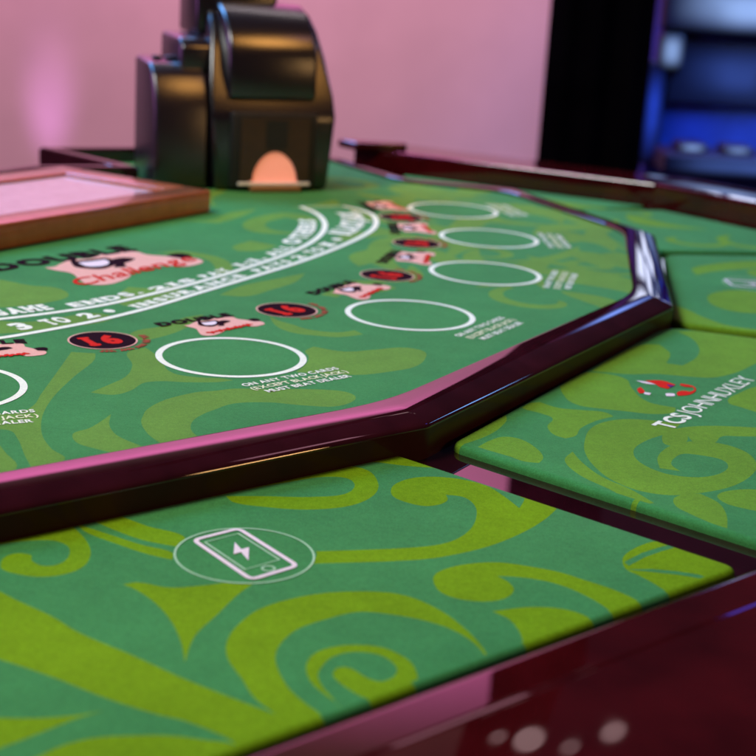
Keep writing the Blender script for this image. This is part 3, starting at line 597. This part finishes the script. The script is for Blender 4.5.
padD = pad([(0.352, 1.838), (0.640, 1.910), (0.412, 2.178), (0.292, 2.145), (0.285, 2.118)], [scroll(0.40, 1.93, 0.06, 2, 1), scroll(0.50, 1.93, 0.06, 0.4, -1), leaf(0.40, 2.07, 0.14, 0.05, 2.4), leaf(0.33, 2.0, 0.12, 0.04, 1.6), scroll(0.36, 2.12, 0.04, 4, 1)], [])
padE = pad([(0.246, 2.112), (0.392, 2.208), (0.020, 2.386), (0.045, 2.215), (0.185, 2.172)], [scroll(0.2, 2.24, 0.05, 1, 1), leaf(0.28, 2.20, 0.14, 0.05, 2.6), leaf(0.12, 2.28, 0.14, 0.04, 2.7)], [], r=0.008)
def phone_icon(parent, pts, c, r0):
    b = MB(); z = ZP + ZD
    v, f = ring(c, r0 - 0.0013, r0, 72); b.add([(*p, z) for p in v], f, 1)
    q = [Vector(p) for p in pts]; ctr = sum(q, Vector((0, 0))) / 4
    body = fillet([tuple(p) for p in q], 0.005, 6, closed=True); b.ribbon(body, 0.0030, z + .0001, 0, closed=True)
    m = lambda u, v_: (q[0] + (q[1] - q[0]) * u + (q[3] - q[0]) * v_ * 1.0) if True else None     # u across, v down the phone
    S = lambda u, v_: tuple(q[0] * (1-u) * (1-v_) + q[1] * u * (1-v_) + q[2] * u * v_ + q[3] * (1-u) * v_)
    b.ribbon([S(0.13, 0.10), S(0.87, 0.10), S(0.87, 0.80), S(0.13, 0.80)], 0.0014, z + .0001, 1, closed=True)
    hb = Vector(S(0.5, 0.90)); n = 16; b.ribbon([tuple(hb + Vector((math.cos(2*math.pi*k/n), math.sin(2*math.pi*k/n))) * 0.0036) for k in range(n)], 0.0013, z + .0001, 1, closed=True)
    b.poly([S(u, v_) for u, v_ in ((0.60, 0.25), (0.30, 0.47), (0.46, 0.47), (0.38, 0.66), (0.70, 0.42), (0.53, 0.42))], z + .0001, 0)
    b.build('phone_icon', [M['blush'], M['print_dim']], parent)
ph = W4(PHONE)[0]; c0 = Vector((-0.0702, 0.7735))
phone_icon(padA, ph, c0, 0.0405)
th = R(52); c1 = Vector((0.432, 1.652)); rot = Matrix.Rotation(th, 2)
phone_icon(padC, [tuple(c1 + rot @ (Vector(p) - c0)) for p in ph], c1, 0.0405)
b = MB(); z = ZP + ZD
for k, v in MAKER.items():
    b.poly(catmull([(x / 1e4, y / 1e4) for x, y in v], 3), z + (0.0001 if k in ('p', 'w1', 'w2') else 0), {'red': 0, 'r1': 0, 'r2': 0, 'tail': 1, 'w1': 1, 'w2': 1, 'p': 2}[k])
b.build('maker_logo', [M['red'], M['blush'], M['violet']], padB)
b = MB(); o = Vector((0.2275, 1.067)); d = Vector((0.331 - 0.227, 1.229 - 1.066)).normalized(); nn = Vector((-d.y, d.x))
fn = lambda x, y: tuple(o + d * x + nn * y)
text_lines(b, ['TCS'], fn, 0.0165, z, [0], bold=0.03, align='L', sx=1.0)
fn2 = lambda x, y: tuple(o + d * (x + 0.0475) + nn * y)
text_lines(b, ['JOHNHUXLEY'], fn2, 0.0165, z, [0], bold=-0.004, align='L', sx=1.0)
b.build('maker_wording', [M['print']], padB)

# =================================================================== chip tray box
box = link('chip_tray_box', None, label='brown wooden box with recessed lid lying on the felt before the card shuffler', cat='box')
box.location = (-0.221, 1.786, 0.0); box.rotation_euler = (0, 0, R(60))
# local: x along the front edge (negative = away to the left), y = towards the dealer
bw, bd, bh, fr = 0.62, 0.244, 0.0275, 0.040
b = MB(); b.box(-bw, 0, 0.0, bd, 0.0, 0.020); b.build('tray_base', [M['wood']], box, bevel=(0.003, 3), smooth=40)
for nm, (x0, x1, y0, y1) in {'a': (-bw, 0, -0.001, fr), 'b': (-bw, 0, bd - fr, bd + 0.001), 'c': (-fr, 0.001, fr + 0.0005, bd - fr - 0.0005), 'd': (-bw - 0.001, -bw + fr, fr + 0.0005, bd - fr - 0.0005)}.items():
    b = MB(); b.box(x0, x1, y0, y1, -0.0 if nm in 'ab' else 0.0005, bh); b.build('frame_side', [M['wood']], box, bevel=(0.0025, 3), smooth=40)
b = MB(); b.box(-bw + fr + 0.002, -fr - 0.002, fr + 0.002, bd - fr - 0.002, 0.0195, 0.0235); b.build('lid', [M['lid']], box, bevel=(0.001, 2))

b = MB(); b.box(-0.338, -0.320, 0.046, 0.054, 0.0233, 0.0275); b.build('finger_latch', [M['gap']], box, bevel=(0.0015, 2))

# =================================================================== card shuffler
shoe = link('card_shuffler', None, label='black card shuffler with a red card in its front slot, behind the wooden box', cat='card shuffler')
shoe.location = (-0.163, 1.985, 0.0005); shoe.rotation_euler = (0, 0, R(23))
def extrude_x(name, prof, x0, x1, m, bev, parent=shoe, taper=None):
    n = len(prof); V = [(x0, y, z) for y, z in prof] + [(x1, y, z) for y, z in prof]
    F = [list(range(n)), [n + i for i in reversed(range(n))]] + [[i, n + i, n + (i+1) % n, (i+1) % n] for i in range(n)]
    me = mesh(name, V, F, [m]); bm = bmesh.new(); bm.from_mesh(me); bmesh.ops.recalc_face_normals(bm, faces=bm.faces)
    if taper: 
        for v in bm.verts: v.co.x = taper(v.co.x, v.co.z)
    es = [e for e in bm.edges if e.calc_face_angle(0) > R(20)]
    bmesh.ops.bevel(bm, geom=es, offset=bev[0], segments=bev[1], profile=0.5, affect='EDGES', clamp_overlap=True); bm.to_mesh(me); bm.free()
    smooth_angle(me, 40); return link(name, me, parent)
def curve_prof(pts, sub=5): return pts
body = [(0.0, 0.0), (0.0, 0.100), (0.012, 0.128), (0.038, 0.180), (0.060, 0.215), (0.085, 0.236), (0.12, 0.240), (0.20, 0.240), (0.20, 0.0)]
def bulge(x, z):
    k = 0.90 + 0.12 * math.sin(min(1.0, z / 0.20) * math.pi * 0.62) - max(0, (z - 0.13)) * 1.9
    return x * k
extrude_x('body', body, -0.088, 0.092, M['shoe'], (0.008, 4), taper=bulge)
hood = [(0.004, 0.122), (0.004, 0.178), (0.010, 0.196), (0.024, 0.214), (0.048, 0.234), (0.080, 0.246), (0.17, 0.246), (0.17, 0.122)]
extrude_x('hood', hood, -0.062, 0.062, M['shoe'], (0.006, 4))
mod = [(0.012, 0.0), (0.012, 0.104), (0.022, 0.132), (0.036, 0.152), (0.054, 0.164), (0.135, 0.168), (0.135, 0.0)]
extrude_x('side_module', mod, -0.160, -0.086, M['shoe_side'], (0.006, 4))
extrude_x('step_block', [(0.045, 0.15), (0.045, 0.186), (0.060, 0.198), (0.16, 0.200), (0.16, 0.15)], -0.118, -0.066, M['shoe_side'], (0.006, 3))
extrude_x('top_block', [(0.09, 0.2), (0.09, 0.262), (0.10, 0.272), (0.19, 0.272), (0.19, 0.2)], -0.085, 0.030, M['shoe'], (0.006, 3))
for x in (-0.142, -0.124):
    b = MB(); b.box(x - 0.006, x + 0.006, 0.075, 0.09, 0.166, 0.171); b.build('button', [M['gap']], shoe, bevel=(0.002, 2))
# front slot: black frame, smoked flaps with an arched notch, card, lip
b = MB(); b.box(-0.060, 0.062, -0.006, 0.004, 0.004, 0.106); b.build('slot_frame', [M['gap']], shoe, bevel=(0.003, 3), smooth=40)
b = MB(); n = 20; x0, x1, zb, zt = -0.047, 0.050, 0.014, 0.099
arch = [(0.002 + 0.032 * math.cos(math.pi * k / n) * (1.0 - 0.18 * math.sin(math.pi * k / n)), zb + 0.040 * math.sin(math.pi * k / n) ** 0.8) for k in range(n + 1)]
ol = [(x0, zb), (x0, zt), (x1, zt), (x1, zb)] + arch
tr = geometry.tessellate_polygon([[Vector((x, z_, 0)) for x, z_ in ol]]); m_ = len(ol)
b.add([(x, -0.0085, z_) for x, z_ in ol] + [(x, -0.0062, z_) for x, z_ in ol], [list(t) for t in tr] + [[m_ + i for i in t][::-1] for t in tr] + [[i, (i+1) % m_, m_ + (i+1) % m_, m_ + i] for i in range(m_)])
o = b.build('slot_flap', [M['smoke']], shoe)
bm = bmesh.new(); bm.from_mesh(o.data); bmesh.ops.recalc_face_normals(bm, faces=bm.faces); bm.to_mesh(o.data); bm.free()
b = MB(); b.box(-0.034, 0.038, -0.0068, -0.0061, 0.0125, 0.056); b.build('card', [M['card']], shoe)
b = MB(); b.box(-0.012, 0.018, -0.0092, -0.0086, 0.058, 0.096); b.build('slot_channel', [M['gap']], shoe)
b = MB(); b.box(-0.050, 0.052, -0.012, -0.0072, 0.0085, 0.0125); b.build('card_edge', [M['white']], shoe, bevel=(0.0008, 2))
b = MB(); b.box(-0.034, 0.038, -0.018, -0.004, -0.0, 0.0082); b.build('slot_lip', [M['bronze']], shoe, bevel=(0.002, 3), smooth=40)
